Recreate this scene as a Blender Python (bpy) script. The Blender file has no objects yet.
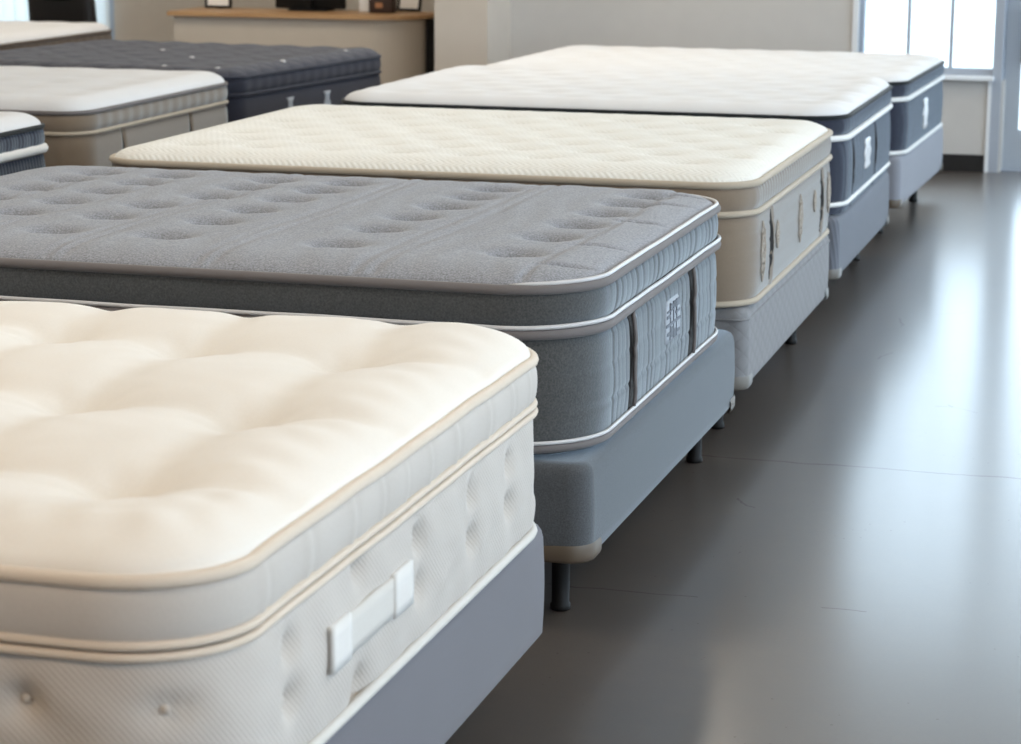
import bpy, math, random
import numpy as np
from mathutils import Matrix, Vector
random.seed(4)
rng = np.random.default_rng(7)
COL = bpy.context.scene.collection

# ------------------------------------------------------------------ helpers
def link(o, parent=None):
    COL.objects.link(o)
    if parent is not None:
        o.parent = parent
    return o

def mesh(name, V, F, mat, parent=None, smooth=True):
    me = bpy.data.meshes.new(name)
    me.from_pydata([tuple(map(float, v)) for v in V], [], [tuple(f) for f in F])
    me.update()
    if smooth:
        me.polygons.foreach_set('use_smooth', [True] * len(me.polygons))
    me.materials.append(mat)
    return link(bpy.data.objects.new(name, me), parent)

def empty(name, loc, rz=0.0):
    o = bpy.data.objects.new(name, None)
    o.empty_display_size = 0.1
    o.location = loc
    o.rotation_euler = (0, 0, rz)
    return link(o)

def tag(o, label, cat, group=None, kind=None):
    o['label'] = label
    o['category'] = cat
    if group: o['group'] = group
    if kind: o['kind'] = kind
    return o

def struct(name, V, F, mat, label=None, smooth=False):
    o = mesh(name, V, F, mat, None, smooth)
    o['kind'] = 'structure'
    if label:
        o['label'] = label
    return o

class MB:
    """collects shapes into one mesh"""
    def __init__(s): s.V = []; s.F = []
    def add(s, V, F):
        n = len(s.V); s.V += [tuple(v) for v in V]; s.F += [tuple(i + n for i in f) for f in F]; return s
    def box(s, x0, x1, y0, y1, z0, z1, b=0.0):
        if b <= 0:
            V = [(x, y, z) for z in (z0, z1) for y in (y0, y1) for x in (x0, x1)]
            return s.add(V, [(0,2,3,1),(4,5,7,6),(0,1,5,4),(2,6,7,3),(0,4,6,2),(1,3,7,5)])
        L, W = x1 - x0, y1 - y0
        rows = [(b, z0), (b*.3, z0+b*.3), (0, z0+b), (0, z1-b), (b*.3, z1-b*.3), (b, z1)]
        return s.sweep(L, W, b, rows, x1, y0, 3)
    def sweep(s, L, W, r, rows, xo=0.0, yo=0.0, cn=6, cap=True):
        """closed rounded-rectangle stack: rows = (inset, z)"""
        n0 = len(s.V); n = None
        for (ins, z) in rows:
            P, N, _ = loop(L - 2*ins, W - 2*ins, max(r - ins, .002), None, cn)
            n = len(P)
            for p in P: s.V.append((p[0] - ins + xo, p[1] + ins + yo, z))
        for k in range(len(rows) - 1):
            for i in range(n):
                j = (i + 1) % n
                s.F.append((n0+k*n+i, n0+k*n+j, n0+(k+1)*n+j, n0+(k+1)*n+i))
        if cap:
            s.F.append(tuple(n0 + i for i in reversed(range(n))))
            s.F.append(tuple(n0 + (len(rows)-1)*n + i for i in range(n)))
        return s
    def lathe(s, c, prof, n=20):
        n0 = len(s.V)
        for (r, z) in prof:
            for i in range(n):
                a = 2*math.pi*i/n
                s.V.append((c[0]+r*math.cos(a), c[1]+r*math.sin(a), c[2]+z))
        for k in range(len(prof)-1):
            for i in range(n):
                j = (i+1) % n
                s.F.append((n0+k*n+i, n0+k*n+j, n0+(k+1)*n+j, n0+(k+1)*n+i))
        s.F.append(tuple(n0+i for i in reversed(range(n))))
        s.F.append(tuple(n0+(len(prof)-1)*n+i for i in range(n)))
        return s
    def tube(s, P, r, n=8, closed=False, squash=1.0):
        P = [Vector(p) for p in P]; m = len(P); n0 = len(s.V)
        rr = r if hasattr(r, '__len__') else [r]*m
        for i, p in enumerate(P):
            a = P[(i-1) % m] if (closed or i > 0) else p
            b = P[(i+1) % m] if (closed or i < m-1) else p
            t = (b - a).normalized()
            up = Vector((0, 0, 1)) if abs(t.z) < .9 else Vector((1, 0, 0))
            u = t.cross(up).normalized(); w = u.cross(t).normalized()
            for k in range(n):
                A = 2*math.pi*k/n
                s.V.append(tuple(p + u*math.cos(A)*rr[i] + w*math.sin(A)*rr[i]*squash))
        for i in range(m if closed else m-1):
            j = (i+1) % m
            for k in range(n):
                l = (k+1) % n
                s.F.append((n0+i*n+k, n0+i*n+l, n0+j*n+l, n0+j*n+k))
        if not closed:
            s.F.append(tuple(n0+k for k in reversed(range(n))))
            s.F.append(tuple(n0+(m-1)*n+k for k in range(n)))
        return s
    def build(s, name, mat, parent=None, smooth=True):
        return mesh(name, s.V, s.F, mat, parent, smooth)
    def structure(s, name, mat, label=None):
        o = s.build(name, mat, None, False); o['kind'] = 'structure'
        if label: o['label'] = label
        return o

def loop(L, W, r, step=None, cn=10):
    """rounded rectangle x in [-L,0], y in [0,W], counter-clockwise from the end side; points, normals, arc length"""
    P, N = [], []
    cs = [((-r, W - r), 0), ((-L + r, W - r), 90), ((-L + r, r), 180), ((-r, r), 270)]
    starts = [((0, r), (0, W - r), (1, 0)), ((-r, W), (-L + r, W), (0, 1)),
              ((-L, W - r), (-L, r), (-1, 0)), ((-L + r, 0), (-r, 0), (0, -1))]
    for k in range(4):
        a, b, nn = starts[k]
        d = math.hypot(b[0]-a[0], b[1]-a[1])
        st = step if not isinstance(step, (list, tuple)) else step[k]
        m = 1 if not st else max(1, int(round(d / st)))
        for i in range(m):
            t = i / m
            P.append((a[0] + (b[0]-a[0])*t, a[1] + (b[1]-a[1])*t)); N.append(nn)
        c, a0 = cs[k]
        for i in range(cn):
            A = math.radians(a0 + 90.0*i/cn)
            P.append((c[0] + r*math.cos(A), c[1] + r*math.sin(A))); N.append((math.cos(A), math.sin(A)))
    P = np.array(P, float); N = np.array(N, float)
    s = np.concatenate([[0], np.cumsum(np.hypot(*(np.diff(P, axis=0).T)))])
    return P, N, s

# ------------------------------------------------------------------ materials
def nodes(name):
    m = bpy.data.materials.new(name); m.use_nodes = True
    nt = m.node_tree
    b = nt.nodes['Principled BSDF']
    return m, nt, b

class G:
    def __init__(s, nt): s.nt = nt
    def n(s, t, **kw):
        x = s.nt.nodes.new(t)
        for k, v in kw.items(): setattr(x, k, v)
        return x
    def l(s, a, b): s.nt.links.new(a, b)
    def m(s, op, a, b=None, c=None):
        x = s.n('ShaderNodeMath', operation=op)
        for i, v in enumerate((a, b, c)):
            if v is None: continue
            if isinstance(v, (int, float)): x.inputs[i].default_value = v
            else: s.l(v, x.inputs[i])
        return x.outputs[0]
    def ramp(s, f, stops):
        x = s.n('ShaderNodeValToRGB')
        e = x.color_ramp.elements
        while len(e) < len(stops): e.new(.5)
        for i, (p, c) in enumerate(stops):
            e[i].position = p; e[i].color = c if len(c) == 4 else (*c, 1)
        s.l(f, x.inputs[0]); return x.outputs[0]
    def noise(s, v, scale, detail=3, rough=.5):
        x = s.n('ShaderNodeTexNoise'); x.inputs['Scale'].default_value = scale
        x.inputs['Detail'].default_value = detail; x.inputs['Roughness'].default_value = rough
        s.l(v, x.inputs['Vector']); return x.outputs['Fac']
    def mixc(s, f, a, b, mode='MIX'):
        x = s.n('ShaderNodeMix', data_type='RGBA', blend_type=mode)
        for i, v in ((0, f), (6, a), (7, b)):
            if isinstance(v, (int, float)): x.inputs[i].default_value = v
            elif isinstance(v, tuple): x.inputs[i].default_value = v if len(v) == 4 else (*v, 1)
            else: s.l(v, x.inputs[i])
        return x.outputs[2]

def srgb(r, g, b):
    f = lambda c: (c/255/12.92 if c/255 <= .04045 else ((c/255+.055)/1.055)**2.4)
    return (f(r), f(g), f(b))

def plain(name, c, rough=.5, metal=0.0, spec=.5, bump=0.0, bscale=200):
    m, nt, b = nodes(name); g = G(nt)
    tc = g.n('ShaderNodeTexCoord').outputs['Object']
    nz = g.noise(tc, 9, 3)
    col = g.mixc(g.m('MULTIPLY', nz, .5), tuple(v*1.04 for v in c), tuple(v*.88 for v in c))
    g.l(col, b.inputs['Base Color'])
    b.inputs['Roughness'].default_value = rough; b.inputs['Metallic'].default_value = metal
    b.inputs['Specular IOR Level'].default_value = spec
    if bump:
        bp = g.n('ShaderNodeBump'); bp.inputs['Strength'].default_value = bump; bp.inputs['Distance'].default_value = .002
        g.l(g.noise(tc, bscale, 2), bp.inputs['Height']); g.l(bp.outputs[0], b.inputs['Normal'])
    return m

def fabric(name, c, grain=.15, gscale=320, bump=.25, pattern=None, amp=.6, sheen=.15, pdark=.0, sss=0.0):
    """woven cloth; pattern adds a relief (and a slight tone) in local coordinates"""
    m, nt, b = nodes(name); g = G(nt)
    tc = g.n('ShaderNodeTexCoord').outputs['Object']
    sp = g.n('ShaderNodeSeparateXYZ'); g.l(tc, sp.inputs[0]); X, Y, Z = sp.outputs
    f1 = g.noise(tc, gscale, 2, .6); f2 = g.noise(tc, 4, 3)
    k = g.m('ADD', g.m('MULTIPLY', g.m('SUBTRACT', f1, .5), grain*2.4), g.m('MULTIPLY', g.m('SUBTRACT', f2, .5), .10))
    k = g.m('ADD', k, 1.0)
    h = g.m('MULTIPLY', f1, .5)
    pat = None
    if pattern == 'diag':      # fine diagonal knit ribs
        u = g.m('ADD', X, Y); q = g.m('ADD', Z, g.m('MULTIPLY', u, .95))
        pat = g.m('SINE', g.m('MULTIPLY', q, 640))
    elif pattern == 'wave':    # herringbone knit
        q = g.m('ADD', X, g.m('MULTIPLY', g.m('PINGPONG', Y, .022), 1.0))
        pat = g.m('SINE', g.m('MULTIPLY', q, 330))
    elif pattern == 'diamond':
        u = g.m('ADD', X, Y)
        pa = g.m('ABSOLUTE', g.m('SINE', g.m('MULTIPLY', g.m('ADD', g.m('MULTIPLY', u, .62), Z), 62)))
        pb = g.m('ABSOLUTE', g.m('SINE', g.m('MULTIPLY', g.m('SUBTRACT', g.m('MULTIPLY', u, .62), Z), 62)))
        pat = g.m('POWER', g.m('MULTIPLY', pa, pb), .5)
    elif pattern == 'lines':   # slanted woven stripes
        u = g.m('ADD', X, Y)
        pat = g.m('SINE', g.m('MULTIPLY', g.m('ADD', u, g.m('MULTIPLY', Z, .25)), 260))
    elif pattern == 'vert':
        u = g.m('SUBTRACT', Y, X)
        pat = g.m('SINE', g.m('MULTIPLY', u, 300))
    elif pattern == 'quilt':   # diamond quilting on a top panel
        pa = g.m('ABSOLUTE', g.m('SINE', g.m('MULTIPLY', g.m('ADD', X, Y), 24)))
        pb = g.m('ABSOLUTE', g.m('SINE', g.m('MULTIPLY', g.m('SUBTRACT', X, Y), 24)))
        pat = g.m('POWER', g.m('MULTIPLY', pa, pb), .5)
    if pat is not None:
        h = g.m('ADD', h, g.m('MULTIPLY', pat, amp))
        if pdark: k = g.m('ADD', k, g.m('MULTIPLY', pat, pdark))
    cc = g.n('ShaderNodeVectorMath', operation='SCALE'); cc.inputs[0].default_value = c; g.l(k, cc.inputs['Scale'])
    g.l(cc.outputs[0], b.inputs['Base Color'])
    b.inputs['Roughness'].default_value = .85; b.inputs['Specular IOR Level'].default_value = .2
    b.inputs['Sheen Weight'].default_value = sheen; b.inputs['Sheen Roughness'].default_value = .5
    if sheen > .3: b.inputs['Sheen Tint'].default_value = (.72, .86, 1, 1)  # blue sheen tint paints cool side light onto obliquely seen bed ends
    bp = g.n('ShaderNodeBump'); bp.inputs['Strength'].default_value = bump; bp.inputs['Distance'].default_value = .003
    g.l(h, bp.inputs['Height']); g.l(bp.outputs[0], b.inputs['Normal'])
    return m

def glass(name):
    m, nt, b = nodes(name); g = G(nt); nt.nodes.remove(b)
    tr = g.n('ShaderNodeBsdfTransparent'); tr.inputs[0].default_value = (.97, .985, .985, 1)
    gl = g.n('ShaderNodeBsdfGlossy'); gl.inputs['Roughness'].default_value = .02
    fr = g.n('ShaderNodeFresnel'); fr.inputs[0].default_value = 1.45
    nz = g.noise(g.n('ShaderNodeTexCoord').outputs['Object'], 3, 1)
    mx = g.n('ShaderNodeMixShader')
    g.l(g.m('MULTIPLY', fr.outputs[0], g.m('ADD', g.m('MULTIPLY', nz, .1), .5)), mx.inputs[0]); g.l(tr.outputs[0], mx.inputs[1]); g.l(gl.outputs[0], mx.inputs[2])
    g.l(mx.outputs[0], nt.nodes['Material Output'].inputs[0])
    return m

def floor_mat():
    m, nt, b = nodes('polished_concrete'); g = G(nt)
    tc = g.n('ShaderNodeTexCoord').outputs['Object']
    n1 = g.noise(tc, .9, 6, .6); n2 = g.noise(tc, 14, 5, .65); n3 = g.noise(tc, 160, 2)
    f = g.m('ADD', g.m('ADD', g.m('MULTIPLY', n1, .55), g.m('MULTIPLY', n2, .3)), g.m('MULTIPLY', n3, .15))
    col = g.ramp(f, [(.3, srgb(58, 50, 43)), (.5, srgb(71, 62, 54)), (.72, srgb(86, 77, 68))])
    # hairline cracks and scratches
    wp = g.n('ShaderNodeTexNoise'); wp.inputs['Scale'].default_value = 2.2; wp.inputs['Detail'].default_value = 4; g.l(tc, wp.inputs['Vector'])
    ad = g.n('ShaderNodeVectorMath', operation='MULTIPLY_ADD'); ad.inputs[1].default_value = (.35, .35, 0); g.l(wp.outputs['Color'], ad.inputs[0]); g.l(tc, ad.inputs[2])
    vo = g.n('ShaderNodeTexVoronoi', feature='DISTANCE_TO_EDGE'); vo.inputs['Scale'].default_value = .95; g.l(ad.outputs[0], vo.inputs['Vector'])
    crack = g.m('MULTIPLY', g.m('LESS_THAN', vo.outputs['Distance'], .0016), g.m('GREATER_THAN', g.noise(tc, 1.7, 2), .63))
    sp = g.n('ShaderNodeSeparateXYZ'); g.l(tc, sp.inputs[0]); X, Y, Z = sp.outputs
    wob = g.m('MULTIPLY', g.m('SUBTRACT', g.noise(tc, 6, 4), .5), .05)
    joint = g.m('LESS_THAN', g.m('ABSOLUTE', g.m('SUBTRACT', g.m('ADD', Y, wob), 5.965)), .0045)
    joint2 = g.m('MULTIPLY', g.m('LESS_THAN', g.m('ABSOLUTE', g.m('SUBTRACT', g.m('ADD', Y, wob), 4.72)), .003), g.m('GREATER_THAN', g.noise(tc, 2.3, 2), .5))
    line = g.m('MAXIMUM', g.m('MAXIMUM', crack, joint2), joint)
    sv = g.n('ShaderNodeTexVoronoi', feature='F1'); sv.inputs['Scale'].default_value = 26; g.l(tc, sv.inputs['Vector'])
    speck = g.m('MULTIPLY', g.m('LESS_THAN', sv.outputs['Distance'], .07), g.m('GREATER_THAN', g.noise(tc, 5, 2), .55))
    line = g.m('MAXIMUM', line, g.m('MULTIPLY', speck, .7))
    g.l(g.mixc(g.m('MULTIPLY', line, .28), col, srgb(40, 36, 34)), b.inputs['Base Color'])
    r = g.m('ADD', g.m('MULTIPLY', n2, .06), g.m('ADD', g.m('MULTIPLY', n1, .06), .42))
    g.l(g.m('ADD', r, g.m('MULTIPLY', line, .25)), b.inputs['Roughness'])
    b.inputs['Specular IOR Level'].default_value = 1.0; b.inputs['Coat Weight'].default_value = .75; b.inputs['Coat Roughness'].default_value = .19; b.inputs['Coat IOR'].default_value = 1.55
    bp = g.n('ShaderNodeBump'); bp.inputs['Strength'].default_value = .035; bp.inputs['Distance'].default_value = .003
    g.l(g.m('SUBTRACT', g.m('ADD', n2, g.m('MULTIPLY', n3, .3)), g.m('MULTIPLY', line, .8)), bp.inputs['Height']); g.l(bp.outputs[0], b.inputs['Normal'])
    return m

def wood(name, c1, c2):
    m, nt, b = nodes(name); g = G(nt)
    tc = g.n('ShaderNodeTexCoord').outputs['Object']
    mp = g.n('ShaderNodeMapping'); mp.inputs['Scale'].default_value = (1.2, 14, 14); g.l(tc, mp.inputs[0])
    g.l(g.ramp(g.noise(mp.outputs[0], 3, 5, .6), [(.3, c1), (.7, c2)]), b.inputs['Base Color'])
    b.inputs['Roughness'].default_value = .45
    return m

M = {}
M['floor'] = floor_mat()
M['wall'] = plain('greige_wall_paint', srgb(200, 192, 182), .8, bump=.1, bscale=150)
M['wall_cool'] = plain('grey_wall_paint', srgb(196, 194, 191), .8, bump=.1, bscale=150)
M['wall_dark'] = plain('warm_grey_wall_paint', srgb(150, 138, 124), .8)
M['ceiling'] = plain('white_ceiling_paint', srgb(222, 219, 212), .85)
M['frame'] = plain('grey_window_paint', srgb(166, 174, 186), .45)
M['white_trim'] = plain('white_trim_paint', srgb(226, 230, 234), .45)
M['door'] = plain('grey_door_paint', srgb(172, 178, 186), .5)
M['black_base'] = plain('black_rubber_baseboard', srgb(24, 22, 22), .5)
M['glass'] = glass('window_glass')
M['steel'] = plain('brushed_steel', srgb(170, 170, 172), .3, 1.0)
M['black'] = plain('black_plastic', srgb(12, 11, 11), .6, spec=.25)
M['black_leather'] = plain('black_leather', srgb(30, 27, 26), .5, bump=.3, bscale=300)
M['screen'] = plain('dark_screen', srgb(8, 8, 9), .2)
M['wood'] = wood('light_oak', srgb(176, 136, 96), srgb(196, 158, 116))
M['desk'] = plain('greige_laminate', srgb(198, 188, 175), .6)
M['paper'] = plain('white_paper', srgb(232, 228, 224), .8)
M['whitebox'] = plain('white_card', srgb(226, 226, 226), .6)
M['brownbox'] = plain('dark_brown_card', srgb(52, 34, 27), .6)
M['tan'] = plain('tan_card', srgb(168, 120, 86), .6)
M['vinyl'] = plain('white_vinyl_slat', srgb(236, 240, 240), .6)
_nt = M['vinyl'].node_tree; _t = _nt.nodes.new('ShaderNodeBsdfTranslucent'); _t.inputs[0].default_value = (.9, .95, .95, 1)
_m = _nt.nodes.new('ShaderNodeMixShader'); _m.inputs[0].default_value = .42
_nt.links.new(_nt.nodes['Principled BSDF'].outputs[0], _m.inputs[1]); _nt.links.new(_t.outputs[0], _m.inputs[2]); _nt.links.new(_m.outputs[0], _nt.nodes['Material Output'].inputs[0])
M['pavement'] = plain('pale_pavement', srgb(205, 205, 203), .9)

# ------------------------------------------------------------------ mattress and box spring builders
def band(name, L, W, r, rows, mat, parent, end=None, near=None, bulge=.008, step=(.02, .05, .05, .02), cn=10, pw=1.0):
    """side wall between two z levels; rows = list of z; end(u=y,z) / near(u=x,z) give outward relief"""
    P, N, s = loop(L, W, r, step, cn)
    z0, z1 = rows[0], rows[-1]
    V = []
    n = len(P)
    wE = np.clip(N[:, 0], 0, 1)**3; wN = np.clip(-N[:, 1], 0, 1)**3
    wF = np.clip(N[:, 1], 0, 1)**3; wH = np.clip(-N[:, 0], 0, 1)**3
    for z in rows:
        t = (z - z0)/(z1 - z0)
        o = np.full(n, bulge*max(0.0, 1 - abs(2*t - 1)**2.4)**pw)
        zz = np.full(n, z)
        if end is not None: o = o + wE*end(P[:, 1], zz) + wH*end(P[:, 1], zz)
        if near is not None: o = o + wN*near(P[:, 0], zz) + wF*near(P[:, 0], zz)
        q = P + N*o[:, None]
        V += [(q[i, 0], q[i, 1], z) for i in range(n)]
    F = []
    for k in range(len(rows)-1):
        for i in range(n):
            j = (i+1) % n
            F.append((k*n+i, k*n+j, (k+1)*n+j, (k+1)*n+i))
    return mesh(name, V, F, mat, parent)

def ring(name, L, W, r, z, rad, mat, parent, out=0.0, n=8, squash=1.0, wob=0.0, only_end=False):
    P, N, s = loop(L, W, r, .04, 18)
    Q = P + N*out
    zs = z + wob*np.sin(s*9.0)*.6 + wob*np.sin(s*23.0)*.4
    idx = list(range(len(Q)))
    if only_end:   # the cord runs along the foot end and dies into the corners
        k = [i for i in idx if N[i, 0] > .12 and Q[i, 0] > -L/2]
        k = [i for i in k if Q[i, 1] < W/2 and N[i, 1] < -.01] + [i for i in k if abs(N[i, 1]) <= .01] + [i for i in k if N[i, 1] > .01]
        m = len(k); rr = [rad*min(1, .15 + .35*min(j, m-1-j)) for j in range(m)]
        return MB().tube([(Q[i, 0], Q[i, 1], zs[i]) for i in k], rr, n, False, squash).build(name, mat, parent)
    return MB().tube([(Q[i, 0], Q[i, 1], zs[i]) for i in idx], rad, n, True, squash).build(name, mat, parent)

def graded(a, b, step, fine):
    """coordinates from a to b, finer near both ends"""
    lo = []; x = 0.0; d = fine
    while d < step:
        lo.append(x); x += d; d *= 1.25
    m = max(2, int(round((b - a - 2*x)/step)))
    mid = np.linspace(a + x, b - x, m + 1)
    return np.concatenate([a + np.array(lo), mid, (b - np.array(lo))[::-1]])

def rr_sdf(x, y, L, W, r):
    qx = np.abs(x + L/2) - L/2 + r; qy = np.abs(y - W/2) - W/2 + r
    return -(np.hypot(np.maximum(qx, 0), np.maximum(qy, 0)) + np.minimum(np.maximum(qx, qy), 0) - r)

def top_panel(name, L, W, r, z, crown, edge, mat, parent, relief, step=.014, inset=.0, fine=.004):
    """quilted top: rounded-corner grid; relief(x,y,d) is added to the pillow profile"""
    Lx, Wy = L - 2*inset, W - 2*inset
    r = r - inset
    xs = graded(0, Lx, step, fine); ys = graded(0, Wy, step, fine)
    A, B = np.meshgrid(xs, ys, indexing='ij')
    # distance from the nearest edges inside the corner squares
    a = np.minimum(A, Lx - A); b = np.minimum(B, Wy - B)
    s = np.clip((r - a)/r, 0, None); t = np.clip((r - b)/r, 0, None)
    inc = (a < r) & (b < r)
    m = np.maximum(s, t); small = np.minimum(s, t)
    th = np.where(m > 1e-9, small/np.maximum(m, 1e-9), 0)*math.pi/4
    s2 = np.where(s >= t, m*np.cos(th), m*np.sin(th)); t2 = np.where(s >= t, m*np.sin(th), m*np.cos(th))
    a2 = np.where(inc, r - r*s2, a); b2 = np.where(inc, r - r*t2, b)
    X = np.where(A <= Lx/2, a2, Lx - a2) - Lx - inset
    Y = np.where(B <= Wy/2, b2, Wy - b2) + inset
    d = np.clip(rr_sdf(X, Y, L, W, r + inset) - inset, 0, None)
    q = np.clip(d/edge, 0, 1)
    Z = z + crown*np.sqrt(np.clip(1 - (1 - q)**2, 0, 1)) + relief(X, Y, d)*np.clip(d/.02, 0, 1)
    nx, ny = X.shape
    V = np.stack([X.ravel(), Y.ravel(), Z.ravel()], 1)
    F = [(i*ny+j, (i+1)*ny+j, (i+1)*ny+j+1, i*ny+j+1) for i in range(nx-1) for j in range(ny-1)]
    return mesh(name, V, F, mat, parent)

def base_slab(L, W, r, z, parent, mat):
    """underside of a mattress"""
    return MB().sweep(L, W, r, [(.012, z), (.004, z+.004), (.004, z+.012)], 0, 0, 10).build('underside', mat, parent)

def patch(name, y0, y1, z0, z1, off, mat, parent, eps=.003, ny=8, nz=8, shape=None):
    """thin cloth piece, or painted slit shade, lying on the end face"""
    V, F = [], []
    us = np.linspace(0, 1, ny+1); vs = np.linspace(0, 1, nz+1)
    for lay in (0, 1):
        for v in vs:
            for u in us:
                uu = .5 + (u-.5)*(shape(v) if shape else 1)
                y = y0 + (y1-y0)*uu; zz = z0 + (z1-z0)*v
                o = float(off(np.array([y]), np.array([zz]))[0])
                V.append((o + (eps if lay == 0 else -.004), y, zz))
    w = ny+1; K = w*(nz+1)
    for i in range(nz):
        for j in range(ny):
            p = i*w+j
            F.append((p, p+1, p+w+1, p+w)); F.append((K+p, K+p+w, K+p+w+1, K+p+1))
    rim = [j for j in range(w)] + [i*w+ny for i in range(1, nz+1)] + [nz*w+j for j in reversed(range(ny))] + [i*w for i in reversed(range(1, nz))]
    for i in range(len(rim)):
        p, q = rim[i], rim[(i+1) % len(rim)]
        F.append((p, K+p, K+q, q))
    return mesh(name, V, F, mat, parent)

def g2(d2, s): return np.exp(-d2/(2*s*s))

def box_spring(name, label, group, x, y, rz, L, W, zb, zt, mat, r=.045, guards=True, guard_mat=None, fold=False, legs=(.11,.19), far=None):
    root = empty(name, (x, y, 0), rz)
    tag(root, label, 'bed base', group)
    rows = [(.03, zb+.002), (.006, zb), (0, zb+.008)]
    for k in range(1, 8):
        t = k/8; rows.append((-.003*math.sin(math.pi*t), zb+.008+(zt-zb-.034)*t))
    rows += [(0, zt-.026), (.003, zt-.014), (.009, zt-.005), (.018, zt-.001), (.03, zt)]
    MB().sweep(L, W, r, rows, 0, 0, 10).build('fabric_cover', mat, root)
    if fold:
        ring('top_seam', L, W, r, zt-.030, .0035, mat, root, .001, 6)
    if guards:
        gm = guard_mat
        P, N, s = loop(L, W, r, .012, 10)
        ns = len(P)
        for (cx, cy) in ((-r, r), (-r, W-r), (-L+r, r), (-L+r, W-r)):
            sx = 1 if cx > -L/2 else -1; sy = 1 if cy > W/2 else -1
            c = np.array([cx + sx*r*.7, cy + sy*r*.7])
            dist = np.hypot(P[:, 0]-c[0], P[:, 1]-c[1])
            i0 = int(np.argmin(dist))
            idx = [(i0 + k) % ns for k in range(-9, 10)]
            V, F = [], []
            for z, o in ((zb-.003, -.028), (zb-.004, .002), (zb+.004, .0055), (zb+.026, .0055), (zb+.033, .0035)):
                for q, i in enumerate(idx):
                    e = .004*(abs(q-9)/9)**4 if z > zb+.01 else 0
                    V.append((P[i, 0]+N[i, 0]*o, P[i, 1]+N[i, 1]*o, z-e))
            w = len(idx)
            for k in range(4):
                for q in range(w-1):
                    F.append((k*w+q, k*w+q+1, (k+1)*w+q+1, (k+1)*w+q))
            mesh('corner_guard', V, F, gm, root)
    lx = (-legs[0], -L/2, -L+legs[0]); ly = (legs[1], W-(legs[1] if far is None else far))
    for px in lx:
        for py in ly:
            MB().lathe((px, py, 0), [(.017, 0), (.0215, .002), (.0215, .012), (.0185, .016), (.0195, zb-.02), (.028, zb-.012), (.028, zb+.002)], 18).build('leg', M['black'], root)
    return root

# ---- shared fabrics
M['ivory_top'] = fabric('ivory_damask', srgb(226, 221, 213), .03, 240, .10, None, sheen=.1)
M['ivory_side'] = fabric('white_knit_ribs', srgb(190, 184, 177), .04, 300, .4, 'diag', .22, pdark=.016)
M['ivory_band'] = fabric('pale_pillow_border', srgb(190, 184, 177), .05, 260, .25)
M['ivory_pipe'] = fabric('cream_tape', srgb(208, 195, 179), .05, 400, .2)
M['label'] = fabric('white_label_tape', srgb(205, 202, 196), .05, 500, .2)
M['label_end'] = fabric('white_label_tab', srgb(218, 216, 212), .05, 500, .2)
M['slate_base'] = fabric('slate_upholstery', srgb(107, 107, 113), .06, 500, .15)
M['grey_top'] = fabric('grey_melange', srgb(138, 140, 146), .75, 230, .45)
M['grey_side'] = fabric('grey_melange_border', srgb(69, 68, 66), .75, 230, .4, sheen=1.0)
M['grey_tape'] = fabric('taupe_tape', srgb(112, 107, 106), .1, 500, .2)
M['satin'] = plain('white_satin_cord', srgb(196, 195, 196), .4)
M['grey_base'] = fabric('grey_tweed', srgb(78, 79, 81), .5, 300, .3, sheen=.5)
M['slit'] = plain('painted_slit_shade', srgb(26, 24, 24), .9)  # flat dark strips paint the shade inside the handle slits
M['emblem'] = plain('pale_woven_emblem', srgb(160, 166, 174), .7)
M['weave'] = plain('grey_emblem_thread', srgb(112, 118, 126), .8)
M['guard'] = plain('tan_plastic_guard', srgb(92, 80, 67), .4)
M['guard_pale'] = plain('pale_plastic_guard', srgb(112, 108, 102), .4)
M['cream_top'] = fabric('cream_knit', srgb(224, 222, 215), .04, 300, .3, 'wave', .8, pdark=.02)
M['beige_side'] = fabric('taupe_border', srgb(130, 114, 96), .1, 320, .25, 'vert', .25, sheen=.8)
M['beige_low'] = fabric('taupe_lower_border', srgb(130, 114, 96), .1, 320, .25, sheen=.8)
M['thread'] = fabric('taupe_thread', srgb(170, 161, 150), .1, 500, .2)
M['beige_pipe'] = fabric('beige_tape', srgb(176, 164, 147), .05, 500, .2)
M['lattice_base'] = fabric('grey_lattice_quilt', srgb(124, 124, 126), .08, 420, .5, 'diamond', 1.2, pdark=.10)
M['white_top'] = fabric('white_knit', srgb(217, 217, 218), .03, 300, .15)
M['navy_tape'] = fabric('dark_green_tape', srgb(24, 30, 32), .1, 500, .2)
M['navy_side'] = fabric('navy_border', srgb(37, 39, 54), .2, 320, .4, 'vert', .5, pdark=.08, sheen=.55)
M['white_tape'] = fabric('white_tape', srgb(226, 226, 224), .05, 500, .2)
M['stripe_base'] = fabric('grey_striped_base', srgb(106, 110, 119), .1, 420, .4, 'lines', .8, pdark=.08)
M['pale_base'] = fabric('pale_grey_base', srgb(138, 140, 148), .08, 420, .3)
M['navy_dark'] = fabric('dark_navy_border', srgb(44, 46, 58), .2, 320, .3)
M['navy_quilt'] = fabric('dark_navy_quilt', srgb(66, 67, 76), .22, 320, .8, 'quilt', 2.0, pdark=.10)
M['brown_side'] = fabric('brown_border', srgb(98, 86, 76), .15, 320, .3)

def levels(a, b, n): return list(np.linspace(a, b, n))

def dents(pts, depth, s, cusp=False, ax=1.0):
    pts = np.array(pts)
    def f(X, Y, d):
        out = np.zeros_like(X)
        for i, (px, py) in enumerate(pts):
            r2 = ((X-px)/ax)**2 + (Y-py)**2
            if cusp: out -= depth*np.exp(-np.sqrt(r2 + .0007)/s)
            else: out -= depth*g2(r2, s)
        return out
    return f

ROW = 'mattresses on show along the aisle'
ROWB = 'box spring bases along the aisle'

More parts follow.
